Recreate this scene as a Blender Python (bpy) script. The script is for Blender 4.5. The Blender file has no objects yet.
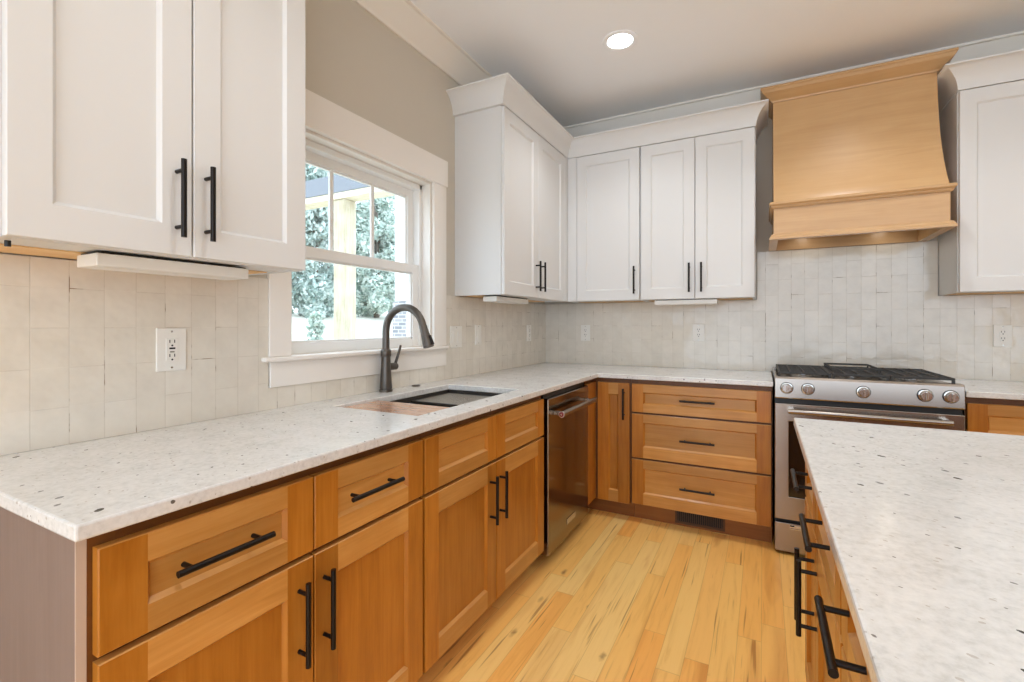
import bpy, bmesh, math, random
from mathutils import Vector, Matrix
random.seed(7)
S = bpy.context.scene
COL = S.collection

# ------------------------------------------------------------------ camera
cam_d = bpy.data.cameras.new('camera')
cam = bpy.data.objects.new('camera', cam_d)
COL.objects.link(cam)
cam.location = (1.584, -3.561, 1.2195)
cam.rotation_euler = (math.pi/2, 0, 0.4877)
cam_d.sensor_fit = 'HORIZONTAL'
cam_d.sensor_width = 36.0
cam_d.lens = 474.0/1024*36.0
cam_d.shift_y = -(341.0-324.9)/1024
cam_d.clip_start = 0.02
S.camera = cam

# ------------------------------------------------------------------ world, light levels, exposure
W = bpy.data.worlds.new('sky'); S.world = W; W.use_nodes = True
wn = W.node_tree
for n in list(wn.nodes): wn.nodes.remove(n)
wo = wn.nodes.new('ShaderNodeOutputWorld'); wb = wn.nodes.new('ShaderNodeBackground')
wb.inputs['Color'].default_value = (0.85, 0.985, 1.15, 1)
wb.inputs['Strength'].default_value = 3.5
wn.links.new(wb.outputs[0], wo.inputs[0])
CAN_LENS = 10.0
CAN_WATTS = 30.0
CAN_COLOR = (0.96, 0.98, 1.0)
S.view_settings.view_transform = 'Standard'
S.view_settings.look = 'None'
S.view_settings.gamma = 1.0
S.view_settings.use_curve_mapping = False
S.view_settings.exposure = -0.10
S.cycles.use_denoising = True
S.cycles.max_bounces = 10
S.cycles.diffuse_bounces = 6
S.cycles.glossy_bounces = 4
S.cycles.transparent_max_bounces = 12
S.cycles.caustics_reflective = False
S.cycles.caustics_refractive = False
S.cycles.sample_clamp_indirect = 6.0

# ------------------------------------------------------------------ material helpers
def srgb(r, g, b):
    f = lambda c: (c/255/12.92) if c/255 <= 0.04045 else ((c/255+0.055)/1.055)**2.4
    return (f(r), f(g), f(b), 1)

class NT:
    def __init__(s, name):
        s.m = bpy.data.materials.new(name); s.m.use_nodes = True
        s.t = s.m.node_tree
        for n in list(s.t.nodes): s.t.nodes.remove(n)
        s.out = s.t.nodes.new('ShaderNodeOutputMaterial')
        s.b = s.t.nodes.new('ShaderNodeBsdfPrincipled')
        s.t.links.new(s.b.outputs[0], s.out.inputs[0])
    def n(s, typ, **kw):
        n = s.t.nodes.new(typ)
        for k, v in kw.items(): setattr(n, k, v)
        return n
    def set(s, sock, v):
        if isinstance(v, bpy.types.NodeSocket): s.t.links.new(v, sock)
        else: sock.default_value = v
    def p(s, **kw):
        names = dict(color='Base Color', rough='Roughness', metal='Metallic', spec='Specular IOR Level', coat='Coat Weight',
                     coat_rough='Coat Roughness', normal='Normal', ior='IOR', emit='Emission Color', emit_s='Emission Strength',
                     aniso='Anisotropic', trans='Transmission Weight', alpha='Alpha', sss='Subsurface Weight')
        for k, v in kw.items(): s.set(s.b.inputs[names[k]], v)
        return s
    def math(s, op, a, b=0.0, c=None, clamp=False):
        n = s.n('ShaderNodeMath', operation=op); n.use_clamp = clamp
        s.set(n.inputs[0], a); s.set(n.inputs[1], b)
        if c is not None: s.set(n.inputs[2], c)
        return n.outputs[0]
    def vmath(s, op, a, b):
        n = s.n('ShaderNodeVectorMath', operation=op)
        s.set(n.inputs[0], a); s.set(n.inputs[1], b)
        return n.outputs[0]
    def mix(s, f, a, b, blend='MIX'):
        n = s.n('ShaderNodeMix', data_type='RGBA', blend_type=blend)
        s.set(n.inputs[0], f); s.set(n.inputs[6], a); s.set(n.inputs[7], b)
        return n.outputs[2]
    def pos(s): return s.n('ShaderNodeNewGeometry').outputs['Position']
    def xyz(s, v):
        n = s.n('ShaderNodeSeparateXYZ'); s.set(n.inputs[0], v); return n.outputs
    def comb(s, x, y, z=0.0):
        n = s.n('ShaderNodeCombineXYZ'); s.set(n.inputs[0], x); s.set(n.inputs[1], y); s.set(n.inputs[2], z); return n.outputs[0]
    def noise(s, vec, scale, detail=3, rough=0.5, dist=0.0):
        n = s.n('ShaderNodeTexNoise'); s.set(n.inputs['Vector'], vec)
        n.inputs['Scale'].default_value = scale; n.inputs['Detail'].default_value = detail
        n.inputs['Roughness'].default_value = rough; n.inputs['Distortion'].default_value = dist
        return n.outputs['Fac']
    def white(s, vec):
        n = s.n('ShaderNodeTexWhiteNoise', noise_dimensions='3D'); s.set(n.inputs['Vector'], vec)
        return n.outputs
    def ramp(s, f, stops, interp='LINEAR'):
        n = s.n('ShaderNodeValToRGB'); n.color_ramp.interpolation = interp
        s.set(n.inputs[0], f)
        e = n.color_ramp.elements
        while len(e) < len(stops): e.new(0.5)
        for i, (p, c) in enumerate(stops):
            e[i].position = p; e[i].color = c if len(c) == 4 else (*c, 1)
        return n.outputs[0]
    def ss(s, v, a, b):
        n = s.n('ShaderNodeMapRange', interpolation_type='SMOOTHSTEP')
        s.set(n.inputs[0], v); n.inputs[1].default_value = a; n.inputs[2].default_value = b
        return n.outputs[0]
    def bump(s, h, strength=0.3, dist=0.01, normal=None):
        n = s.n('ShaderNodeBump'); n.inputs['Strength'].default_value = strength; n.inputs['Distance'].default_value = dist
        s.set(n.inputs['Height'], h)
        if normal is not None: s.set(n.inputs['Normal'], normal)
        return n.outputs[0]

def plain(name, col, rough=0.5, metal=0.0, spec=0.5, coat=0.0, mottle=0.03, bump=0.0):
    m = NT(name)
    ns = m.noise(m.pos(), 9.0, 4)
    dark = tuple(c*(1-mottle*2) for c in col[:3])+(1,)
    c = m.mix(ns, dark, col)
    m.p(color=c, rough=rough, metal=metal, spec=spec, coat=coat)
    if bump: m.p(normal=m.bump(m.noise(m.pos(), 260, 2), bump, 0.002))
    return m.m

def wood(name, axis, base, dark, light, rough=0.34, coat=0.25, contrast=1.0, fine=1.0):
    """axis = grain direction: 'x', 'y' or 'z'"""
    m = NT(name)
    at = m.n('ShaderNodeAttribute', attribute_name='tone')
    tone = at.outputs['Fac']
    off = m.n('ShaderNodeVectorMath', operation='SCALE'); off.inputs[0].default_value = (17.3, 29.1, 11.7)
    m.set(off.inputs['Scale'], tone)
    v = m.vmath('ADD', m.pos(), off.outputs[0])
    lo, hi = 1.3, 16.0
    sc = {'x': (lo, hi, hi), 'y': (hi, lo, hi), 'z': (hi, hi, lo)}[axis]
    vv = m.vmath('MULTIPLY', v, sc)
    g = m.noise(vv, 1.6, 5, 0.62, 0.8)
    sc2 = tuple(a*6 if a > 2 else a*2.2 for a in sc)
    fine_n = m.noise(m.vmath('MULTIPLY', v, sc2), 1.5, 3, 0.6)
    blot = m.noise(v, 5.0, 3, 0.55)
    f = m.math('ADD', m.math('MULTIPLY', g, 0.5), m.math('MULTIPLY', blot, 0.28))
    f = m.math('ADD', f, m.math('MULTIPLY', fine_n, 0.22*fine))
    c = m.ramp(f, [(0.5-0.17/contrast, dark), (0.5, base), (0.5+0.17/contrast, light)])
    tv = m.math('ADD', m.math('MULTIPLY', tone, 0.34), 0.83)
    c = m.mix(1.0, c, m.comb(tv, tv, tv), 'MULTIPLY')
    m.p(color=c, rough=rough, coat=coat, coat_rough=0.22, spec=0.4, normal=m.bump(fine_n, 0.06, 0.002))
    return m.m

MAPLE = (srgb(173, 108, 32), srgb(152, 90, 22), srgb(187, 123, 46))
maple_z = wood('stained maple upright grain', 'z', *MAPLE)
MAPLE_SHEEN = (srgb(194, 138, 70), srgb(177, 120, 54), srgb(207, 153, 86))  # same maple, lightened to paint in the sheen of level grain
maple_y = wood('stained maple level grain sheen', 'y', *MAPLE_SHEEN)
maple_x = wood('stained maple level grain sheen across', 'x', *MAPLE_SHEEN)
hood_x = wood('golden maple', 'x', srgb(197, 157, 110), srgb(189, 148, 101), srgb(204, 165, 118), rough=0.36, coat=0.3)
taupe_z = wood('end panel daylight taupe', 'z', srgb(122, 102, 92), srgb(115, 95, 85), srgb(129, 109, 99), rough=0.5, coat=0.0)  # grazing cool daylight painted into the wood colour as taupe
edge_pale = plain('pale edge with reflection', srgb(200, 180, 164), 0.5)  # unstained edge, its glancing reflection painted into the pale colour
raw_y = wood('raw birch', 'y', srgb(222, 182, 130), srgb(208, 165, 112), srgb(232, 196, 148), rough=0.6, coat=0.0)
frame_shade = wood('face frame maple in shade', 'y', srgb(104, 62, 24), srgb(90, 52, 20), srgb(114, 70, 30), rough=0.45, coat=0.1)  # maple darkened to paint in the shade between the fronts
kick_wood = wood('toe kick maple', 'x', srgb(150, 94, 42), srgb(130, 80, 34), srgb(160, 104, 50), rough=0.45, coat=0.1)
white_paint = plain('white cabinet paint', srgb(219, 218, 216), 0.48, mottle=0.006)
trim_paint = plain('white trim paint', srgb(238, 233, 226), 0.4, mottle=0.006)
wall_paint = plain('greige wall paint', srgb(204, 196, 182), 0.75, mottle=0.01, bump=0.03)
ceil_paint = plain('ceiling paint', srgb(247, 249, 252), 0.85, mottle=0.008)
crown_paint = plain('crown paint', srgb(236, 230, 220), 0.5, mottle=0.006)
black_metal = plain('oil rubbed bronze', srgb(34, 28, 25), 0.38, metal=0.6, mottle=0.1)
bronze = plain('faucet bronze', srgb(98, 92, 86), 0.36, metal=0.7, mottle=0.08)
black = plain('black enamel', srgb(20, 19, 18), 0.4)
iron = plain('cast iron', srgb(62, 60, 58), 0.6, mottle=0.1, bump=0.1)
plastic = plain('white plastic', srgb(236, 233, 226), 0.35, mottle=0.004)
slot_dark = plain('slot black', srgb(22, 20, 18), 0.6)
red_enamel = plain('red enamel', srgb(120, 18, 20), 0.3)
chrome = plain('chrome', srgb(232, 232, 230), 0.2, metal=1.0, mottle=0.0)
knob_metal = plain('satin chrome', srgb(214, 213, 210), 0.16, metal=0.8, mottle=0.0)
silver = plain('badge silver', srgb(205, 203, 200), 0.25, metal=0.9)
vent_brown = plain('register brown', srgb(96, 66, 40), 0.5, metal=0.2)
granite_dark = plain('dark sink composite', srgb(58, 53, 48), 0.45, mottle=0.15)
tray_grey = plain('grey tray', srgb(150, 143, 132), 0.45, metal=0.3, mottle=0.1)
board_wood = wood('cutting board wood', 'x', srgb(196, 150, 118), srgb(150, 90, 58), srgb(222, 190, 165), rough=0.2, coat=0.6)
vinyl = plain('white vinyl', srgb(240, 240, 238), 0.35, mottle=0.004)

def m_steel(name, axis, col=srgb(164, 154, 144), rough=0.27):
    m = NT(name)
    sc = {'x': (1, 90, 90), 'y': (90, 1, 90), 'z': (90, 90, 1)}[axis]
    n = m.noise(m.vmath('MULTIPLY', m.pos(), sc), 1.0, 2, 0.5)
    c = m.mix(n, tuple(v*0.98 for v in col[:3])+(1,), col)
    m.p(color=c, rough=m.math('ADD', m.math('MULTIPLY', n, 0.015), rough-0.008), metal=1.0)
    return m.m
steel_x = m_steel('brushed stainless', 'x')
steel_dw = m_steel('brushed stainless dishwasher', 'y', srgb(142, 130, 118), 0.14)

def m_quartz(name, density=1.0):
    m = NT(name)
    p = m.pos()
    a = m.noise(p, 85.0, 4, 0.65); b = m.noise(p, 12.0, 3, 0.5)
    base = m.ramp(m.math('ADD', m.math('MULTIPLY', a, 0.65), m.math('MULTIPLY', b, 0.35)),
                  [(0.34, srgb(201, 200, 197)), (0.48, srgb(216, 215, 213)), (0.62, srgb(225, 224, 222))])
    # short dark flecks, each a stretched cell of its own
    def flecks(scale, prob, size, stretch, rot, col, base):
        r = m.n('ShaderNodeVectorRotate', rotation_type='Z_AXIS'); m.set(r.inputs['Vector'], p); r.inputs['Angle'].default_value = rot
        wob = m.noise(p, scale*3.5, 2, 0.6)
        v = m.vmath('MULTIPLY', r.outputs[0], stretch)
        vo = m.n('ShaderNodeTexVoronoi'); m.set(vo.inputs['Vector'], v); vo.inputs['Scale'].default_value = scale
        rnd = m.xyz(vo.outputs['Color'])
        big = m.math('MULTIPLY', m.math('ADD', rnd[1], 0.35), size)
        d = m.math('ADD', vo.outputs['Distance'], m.math('MULTIPLY', m.math('SUBTRACT', wob, 0.5), size*1.6))
        inside = m.math('LESS_THAN', d, big)
        on = m.math('LESS_THAN', rnd[0], prob)
        f = m.math('MULTIPLY', m.math('MULTIPLY', inside, on), m.math('ADD', m.math('MULTIPLY', rnd[2], 0.35), 0.65))
        return m.mix(f, base, col)
    c = flecks(25, 0.22*density, 0.17, (1.0, 1.6, 1.4), 0.9, srgb(26, 24, 22), base)
    c = flecks(44, 0.16*density, 0.17, (1.0, 1.6, 1.4), 0.7, srgb(84, 78, 72), c)
    c = flecks(70, 0.25*density, 0.2, (1.0, 1.5, 1.3), 0.4, srgb(180, 172, 162), c)
    m.p(color=c, rough=0.16, spec=0.5)
    return m.m
quartz = m_quartz('speckled white quartz')

def m_tile(name, along):
    m = NT(name)
    x = m.xyz(m.pos())
    if along == 'y':
        col = m.math('ADD', x[1], 3.093+0.0735*40); row = m.math('ADD', x[2], -1.1115+0.2015*10)
    else:
        col = m.math('ADD', x[0], 0.021+0.0735*40); row = m.math('ADD', x[2], -1.1115+0.2015*10)
    br = m.n('ShaderNodeTexBrick'); br.offset = 0.5; br.offset_frequency = 2; br.squash = 1.0
    m.set(br.inputs['Vector'], m.comb(row, col))
    br.inputs['Scale'].default_value = 1.0
    br.inputs['Brick Width'].default_value = 0.2015; br.inputs['Row Height'].default_value = 0.0735
    br.inputs['Mortar Size'].default_value = 0.0012; br.inputs['Mortar Smooth'].default_value = 0.3
    br.inputs['Bias'].default_value = 0.0
    br.inputs['Color1'].default_value = srgb(229, 222, 210); br.inputs['Color2'].default_value = srgb(223, 216, 203)
    chip = m.ss(m.noise(m.pos(), 11.0, 3, 0.6), 0.56, 0.68)
    br_m = m.mix(chip, srgb(216, 208, 194), srgb(140, 116, 88))
    m.set(br.inputs['Mortar'], br_m)
    cloud = m.ramp(m.noise(m.pos(), 13.0, 4, 0.6), [(0.3, (0.93, 0.925, 0.92)), (0.6, (1.0, 1.0, 1.0)), (0.8, (1.02, 1.01, 1.0))])
    c = m.mix(1.0, br.outputs['Color'], cloud, 'MULTIPLY')
    wob = m.noise(m.pos(), 16.0, 2, 0.5)
    # every tile sits at a slightly different tilt
    cell = m.comb(m.math('FLOOR', m.math('DIVIDE', col, 0.0735)), m.math('FLOOR', m.math('DIVIDE', row, 0.10075)))
    tilt = m.white(cell)[0]
    h = m.math('ADD', m.math('MULTIPLY', wob, 0.6), m.math('MULTIPLY', m.math('MULTIPLY', tilt, 9.0), m.math('ADD', x[0], x[1])))
    nrm = m.bump(h, 0.34, 0.012)
    nrm = m.bump(m.math('SUBTRACT', 1.0, br.outputs['Fac']), 0.4, 0.0015, nrm)
    m.p(color=c, rough=0.11, spec=0.5, normal=nrm)
    return m.m
tile_left = m_tile('handmade glazed tile', 'y')
tile_back = m_tile('handmade glazed tile across', 'x')

def m_floor():
    m = NT('hickory plank floor')
    x = m.xyz(m.pos())
    wr = 0.083
    r = m.math('DIVIDE', x[0], wr); ri = m.math('FLOOR', r); rf = m.math('SUBTRACT', r, ri)
    rr = m.white(m.comb(ri, 3.7, 1.1))[0]
    ln = m.math('ADD', m.math('MULTIPLY', m.white(m.comb(ri, 9.2, 4.4))[0], 0.5), 0.75)
    q = m.math('DIVIDE', m.math('ADD', x[1], m.math('MULTIPLY', rr, 7.0)), ln)
    qi = m.math('FLOOR', q); qf = m.math('SUBTRACT', q, qi)
    wn = m.white(m.comb(ri, qi, 0.5)); rid = wn[0]; rc = m.xyz(wn[1])
    tone = m.ramp(rid, [(0.0, srgb(254, 188, 98)), (0.2, srgb(255, 198, 110)), (0.5, srgb(255, 206, 120)), (0.75, srgb(255, 218, 140)), (1.0, srgb(254, 193, 104))])
    off = m.comb(m.math('MULTIPLY', rid, 31.0), m.math('MULTIPLY', rc[1], 47.0), 0.0)
    v = m.vmath('ADD', m.pos(), off)
    g = m.noise(m.vmath('MULTIPLY', v, (26, 1.7, 1)), 1.3, 5, 0.62, 1.2)
    heart = m.noise(m.vmath('MULTIPLY', v, (9, 0.9, 1)), 1.2, 3, 0.55, 0.6)
    c = m.mix(1.0, tone, m.ramp(g, [(0.24, (0.86, 0.78, 0.68)), (0.46, (1, 1, 1)), (0.75, (1.04, 1.05, 1.06))]), 'MULTIPLY')
    hs = m.math('MULTIPLY', m.ss(heart, 0.53, 0.68), m.math('ADD', m.math('MULTIPLY', rc[2], 0.8), 0.1))
    c = m.mix(m.math('MULTIPLY', hs, 0.62), c, srgb(196, 116, 44))
    # knots and mineral streaks
    vo = m.n('ShaderNodeTexVoronoi'); m.set(vo.inputs['Vector'], m.vmath('MULTIPLY', v, (3.4, 1.5, 1))); vo.inputs['Scale'].default_value = 2.0
    kr = m.xyz(vo.outputs['Color'])
    kn = m.math('ADD', vo.outputs['Distance'], m.math('MULTIPLY', m.noise(v, 40.0, 3), 0.10))
    kf = m.math('MULTIPLY', m.math('SUBTRACT', 1.0, m.ss(kn, 0.07, 0.17)), m.math('LESS_THAN', kr[0], 0.42))
    c = m.mix(m.math('MULTIPLY', kf, 0.8), c, srgb(120, 66, 28))
    st = m.noise(m.vmath('MULTIPLY', v, (60, 2.2, 1)), 1.0, 2, 0.5, 0.4)
    c = m.mix(m.math('MULTIPLY', m.ss(st, 0.63, 0.74), 0.62), c, srgb(146, 84, 36))
    ex = m.math('MINIMUM', rf, m.math('SUBTRACT', 1.0, rf)); ey = m.math('MULTIPLY', m.math('MINIMUM', qf, m.math('SUBTRACT', 1.0, qf)), 10.0)
    seam = m.math('SUBTRACT', 1.0, m.ss(m.math('MINIMUM', ex, ey), 0.006, 0.022))
    c = m.mix(m.math('MULTIPLY', seam, 0.26), c, srgb(120, 72, 34))
    m.p(color=c, rough=0.32, spec=0.45, coat=0.15, coat_rough=0.2, normal=m.bump(m.math('ADD', m.math('MULTIPLY', g, 0.15), m.math('SUBTRACT', 1.0, seam)), 0.12, 0.003))
    return m.m
floor_mat = m_floor()

def m_glass(name, tint=(0.97, 0.99, 0.985, 1)):
    m = NT(name)
    tr = m.n('ShaderNodeBsdfTransparent'); tr.inputs[0].default_value = tint
    gl = m.n('ShaderNodeBsdfGlossy'); gl.inputs['Roughness'].default_value = 0.02
    lw = m.n('ShaderNodeLayerWeight'); lw.inputs[0].default_value = 0.5
    fac = m.math('ADD', m.math('MULTIPLY', m.math('POWER', lw.outputs['Facing'], 5.0), 0.8), 0.03)
    mx = m.n('ShaderNodeMixShader')
    m.t.links.new(fac, mx.inputs[0]); m.t.links.new(tr.outputs[0], mx.inputs[1]); m.t.links.new(gl.outputs[0], mx.inputs[2])
    m.t.links.new(mx.outputs[0], m.out.inputs[0]); m.t.nodes.remove(m.b)
    return m.m
glass = m_glass('window glass')
oven_glass = plain('dark oven glass', srgb(30, 24, 20), 0.06, spec=0.8)

def m_emit(name, col, s):
    m = NT(name); m.p(color=(0.9, 0.9, 0.9, 1), emit=(*col, 1), emit_s=s); return m.m
can_lens = m_emit('lit recessed lens', CAN_COLOR, CAN_LENS)
spot_lens = m_emit('lit hood lamp lens', (1.0, 0.9, 0.75), 14.0)

# ------------------------------------------------------------------ mesh helpers
IDT = lambda u, d, z: (u, d, z)
def frame(orient, at=0.0):
    """(u, d, z) -> world; d grows out of the wall or cabinet back"""
    if orient == 'left': return lambda u, d, z: (at+d, u, z)
    if orient == 'back': return lambda u, d, z: (u, at-d, z)
    if orient == 'island': return lambda u, d, z: (at-d, u, z)

class MB:
    def __init__(s, T=IDT):
        s.T = T; s.v = []; s.f = []; s.m = []; s.t = []
    def add(s, verts, faces, mat=0, tone=None):
        o = len(s.v); s.v += [s.T(*v) for v in verts]
        t = random.random() if tone is None else tone
        for f in faces: s.f.append([o+i for i in f]); s.m.append(mat); s.t.append(t)
        return s
    def box(s, a0, a1, b0, b1, c0, c1, mat=0, tone=None):
        v = [(a, b, c) for a in (a0, a1) for b in (b0, b1) for c in (c0, c1)]
        return s.add(v, [(0, 1, 3, 2), (4, 6, 7, 5), (0, 4, 5, 1), (2, 3, 7, 6), (0, 2, 6, 4), (1, 5, 7, 3)], mat, tone)
    def quad(s, *p, mat=0, tone=None): return s.add(p, [tuple(range(len(p)))], mat, tone)
    def cyl(s, p0, p1, r, r1=None, seg=20, mat=0, tone=0.5, cap=True):
        p0, p1 = Vector(p0), Vector(p1); r1 = r if r1 is None else r1
        ax = (p1-p0).normalized(); h = Vector((1, 0, 0)) if abs(ax.x) < .8 else Vector((0, 1, 0))
        e = ax.cross(h).normalized(); g = ax.cross(e)
        v = []
        for c, rr in ((p0, r), (p1, r1)):
            for k in range(seg):
                a = 2*math.pi*k/seg; v.append(tuple(c+e*math.cos(a)*rr+g*math.sin(a)*rr))
        f = [(k, (k+1) % seg, seg+(k+1) % seg, seg+k) for k in range(seg)]
        if cap: f += [tuple(range(seg))[::-1], tuple(range(seg, 2*seg))]
        return s.add(v, f, mat, tone)
    def tube(s, pts, radii, seg=18, mat=0, cap=True):
        pts = [Vector(p) for p in pts]; n = len(pts)
        if not hasattr(radii, '__len__'): radii = [radii]*n
        tang = [(pts[min(i+1, n-1)]-pts[max(i-1, 0)]).normalized() for i in range(n)]
        h = Vector((0, 1, 0)) if abs(tang[0].y) < .9 else Vector((1, 0, 0))
        e = tang[0].cross(h).normalized(); v = []
        for i in range(n):
            e = (e-tang[i]*e.dot(tang[i])).normalized(); g = tang[i].cross(e)
            for k in range(seg):
                a = 2*math.pi*k/seg; v.append(tuple(pts[i]+(e*math.cos(a)+g*math.sin(a))*radii[i]))
        f = [(i*seg+k, i*seg+(k+1) % seg, (i+1)*seg+(k+1) % seg, (i+1)*seg+k) for i in range(n-1) for k in range(seg)]
        if cap: f += [tuple(range(seg))[::-1], tuple(range((n-1)*seg, n*seg))]
        return s.add(v, f, mat, 0.5)
    def lathe(s, prof, c, axis='z', seg=32, mat=0):
        """prof: (radius, height) pairs, closed with caps where radius > 0"""
        v = []
        for r, h in prof:
            for k in range(seg):
                a = 2*math.pi*k/seg; x, y = r*math.cos(a), r*math.sin(a)
                d = {'z': (x, y, h), 'x': (h, x, y), 'y': (x, h, y)}[axis]
                v.append((c[0]+d[0], c[1]+d[1], c[2]+d[2]))
        n = len(prof)
        f = [(i*seg+k, i*seg+(k+1) % seg, (i+1)*seg+(k+1) % seg, (i+1)*seg+k) for i in range(n-1) for k in range(seg)]
        f += [tuple(range(seg))[::-1], tuple(range((n-1)*seg, n*seg))]
        return s.add(v, f, mat, 0.5)
    def prism(s, prof, u0, u1, mat=0, tone=None):
        """prof: (d, z) polygon swept along u"""
        n = len(prof)
        v = [(u0, d, z) for d, z in prof]+[(u1, d, z) for d, z in prof]
        f = [(k, (k+1) % n, n+(k+1) % n, n+k) for k in range(n)]+[tuple(range(n))[::-1], tuple(range(n, 2*n))]
        return s.add(v, f, mat, tone)
    def cells(s, xs, ys, z0, z1, keep, mat=0, plane='xy'):
        """solid made of grid cells, only its skin"""
        nx, ny = len(xs), len(ys); idx = {}
        P = []
        def vid(i, j, k):
            if (i, j, k) not in idx:
                idx[(i, j, k)] = len(P); P.append((xs[i], ys[j], (z0, z1)[k]))
            return idx[(i, j, k)]
        K = {(i, j) for i in range(nx-1) for j in range(ny-1) if keep(i, j)}
        F = []
        for i, j in K:
            F.append((vid(i, j, 1), vid(i+1, j, 1), vid(i+1, j+1, 1), vid(i, j+1, 1)))
            F.append((vid(i, j, 0), vid(i, j+1, 0), vid(i+1, j+1, 0), vid(i+1, j, 0)))
            for di, dj, a, b in ((-1, 0, (0, 0), (0, 1)), (1, 0, (1, 0), (1, 1)), (0, -1, (0, 0), (1, 0)), (0, 1, (0, 1), (1, 1))):
                if (i+di, j+dj) not in K:
                    p, q = (i+a[0], j+a[1]), (i+b[0], j+b[1])
                    F.append((vid(*p, 0), vid(*q, 0), vid(*q, 1), vid(*p, 1)))
        if plane == 'yz': P = [(c, a, b) for a, b, c in P]      # xs=Y, ys=Z, z0/z1=X
        if plane == 'xz': P = [(a, c, b) for a, b, c in P]      # xs=X, ys=Z, z0/z1=Y
        return s.add(P, F, mat, 0.5)
    def build(s, name, mats, parent=None, bevel=0.0, smooth=False, seg=2, loc=None):
        if not isinstance(mats, (list, tuple)): mats = [mats]
        if parent is not None:
            o = Vector(ROOTLOC[parent.name])
        else:
            xs = [v[0] for v in s.v]; ys = [v[1] for v in s.v]; zs = [v[2] for v in s.v]
            o = Vector(((min(xs)+max(xs))/2, (min(ys)+max(ys))/2, min(zs)))
        me = bpy.data.meshes.new(name)
        me.from_pydata([tuple(Vector(v)-o) for v in s.v], [], s.f)
        for m in mats: me.materials.append(m)
        me.polygons.foreach_set('material_index', s.m)
        at = me.attributes.new('tone', 'FLOAT', 'FACE'); at.data.foreach_set('value', s.t)
        bm = bmesh.new(); bm.from_mesh(me); bmesh.ops.recalc_face_normals(bm, faces=bm.faces); bm.to_mesh(me); bm.free()
        if smooth:
            me.shade_smooth(); me.set_sharp_from_angle(angle=math.radians(38))
        ob = bpy.data.objects.new(name, me); COL.objects.link(ob)
        if parent is not None: ob.parent = parent
        else: ob.location = o
        ROOTLOC[ob.name] = tuple(o)
        if bevel:
            b = ob.modifiers.new('bevel', 'BEVEL'); b.width = bevel; b.segments = seg; b.limit_method = 'ANGLE'; b.angle_limit = math.radians(40)
            b.harden_normals = False
        return ob
ROOTLOC = {}

def tag(o, label=None, cat=None, group=None, kind=None):
    if label: o['label'] = label
    if cat: o['category'] = cat
    if group: o['group'] = group
    if kind: o['kind'] = kind
    return o
def thing(name, loc, label, cat, group=None):
    o = bpy.data.objects.new(name, None); o.empty_display_size = 0.05; COL.objects.link(o); o.location = loc
    ROOTLOC[o.name] = tuple(loc)
    return tag(o, label, cat, group)
def structure(o): o['kind'] = 'structure'; return o

# ------------------------------------------------------------------ the room
CEIL = 2.77
X1, Y0 = 4.6, -6.2
structure(MB().box(-0.15, X1, Y0, 0.15, -0.12, 0).build('floor', floor_mat))
structure(MB().box(-0.15, X1+0.15, Y0, 0.15, CEIL, CEIL+0.12).build('ceiling', ceil_paint))
WY = (-2.425, -1.503); WZ = (1.097, 1.988)            # window opening
ys = [Y0, WY[0], WY[1], 0.15]; zs = [0, WZ[0], WZ[1], CEIL]
wl = structure(MB().cells(ys, zs, -0.15, 0, lambda i, j: not (i == 1 and j == 1), plane='yz').build('wall_left', wall_paint))
wb_ = structure(MB().box(0, X1, 0, 0.15, 0, CEIL).build('wall_back', wall_paint))
structure(MB().box(X1, X1+0.15, Y0, 0.15, 0, CEIL).build('wall_right', wall_paint))
# glazed backsplash, part of the walls
ty = [-3.30, -2.467, -1.392, -0.013]; tz = [0.9145, 0.9925, 1.3855]
MB().cells(ty, tz, 0.0005, 0.013, lambda i, j: not (i == 1 and j == 1), plane='yz').build('backsplash_tile', tile_left, wl)
tx = [0.0, 1.548, 2.468, 3.45]; tzb = [0.9145, 1.3855, 1.702]
MB().cells(tx, tzb, -0.013, -0.0005, lambda i, j: j == 0 or i == 1, plane='xz').build('backsplash_tile', tile_back, wb_)
# crown moulding round the ceiling
def crown_room(orient, u0, u1):
    prof = [(0, 2.635), (0.012, 2.635), (0.018, 2.650), (0.080, 2.755), (0.092, 2.758), (0.092, CEIL), (0, CEIL)]
    return MB(frame(orient)).prism(prof, u0, u1)
structure(crown_room('left', Y0, 0).build('trim_1', crown_paint))
structure(crown_room('back', 0.0, X1).build('trim_2', crown_paint))

# ------------------------------------------------------------------ window over the sink
win = structure(thing('window_1', (0, -1.94, WZ[0]), None, None))
L = frame('left')
def lbox(*a, **k): return MB(L).box(*a, **k)
lbox(-2.466, -2.376, 0.0005, 0.02, 1.104, 1.988).build('casing', trim_paint, win, 0.002)
lbox(-1.503, -1.393, 0.0005, 0.02, 1.104, 1.988).build('casing', trim_paint, win, 0.002)
lbox(-2.475, -1.386, 0.0005, 0.025, 1.988, 2.132).build('header_casing', trim_paint, win, 0.002)
lbox(-2.494, -1.392, -0.045, 0.038, 1.086, 1.1035).build('stool', trim_paint, win, 0.005)
lbox(-2.463, -1.393, 0.0005, 0.02, 0.993, 1.0855).build('apron', trim_paint, win, 0.002)
j = MB(L)
j.box(WY[0], WY[0]+0.012, -0.15, 0.0, *WZ); j.box(WY[1]-0.012, WY[1], -0.15, 0.0, *WZ)
j.box(WY[0]+.012, WY[1]-.012, -0.15, 0.0, WZ[1]-0.012, WZ[1]); j.box(WY[0]+.012, WY[1]-.012, -0.15, -0.06, WZ[0]-0.005, WZ[0]+0.008)
j.build('jamb', trim_paint, win)
f = MB(L)
ya, yb = WY[0]+.012, WY[1]-.012
f.box(ya, ya+0.022, -0.145, -0.055, 1.105, 1.976); f.box(yb-0.022, yb, -0.145, -0.055, 1.105, 1.976)
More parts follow.
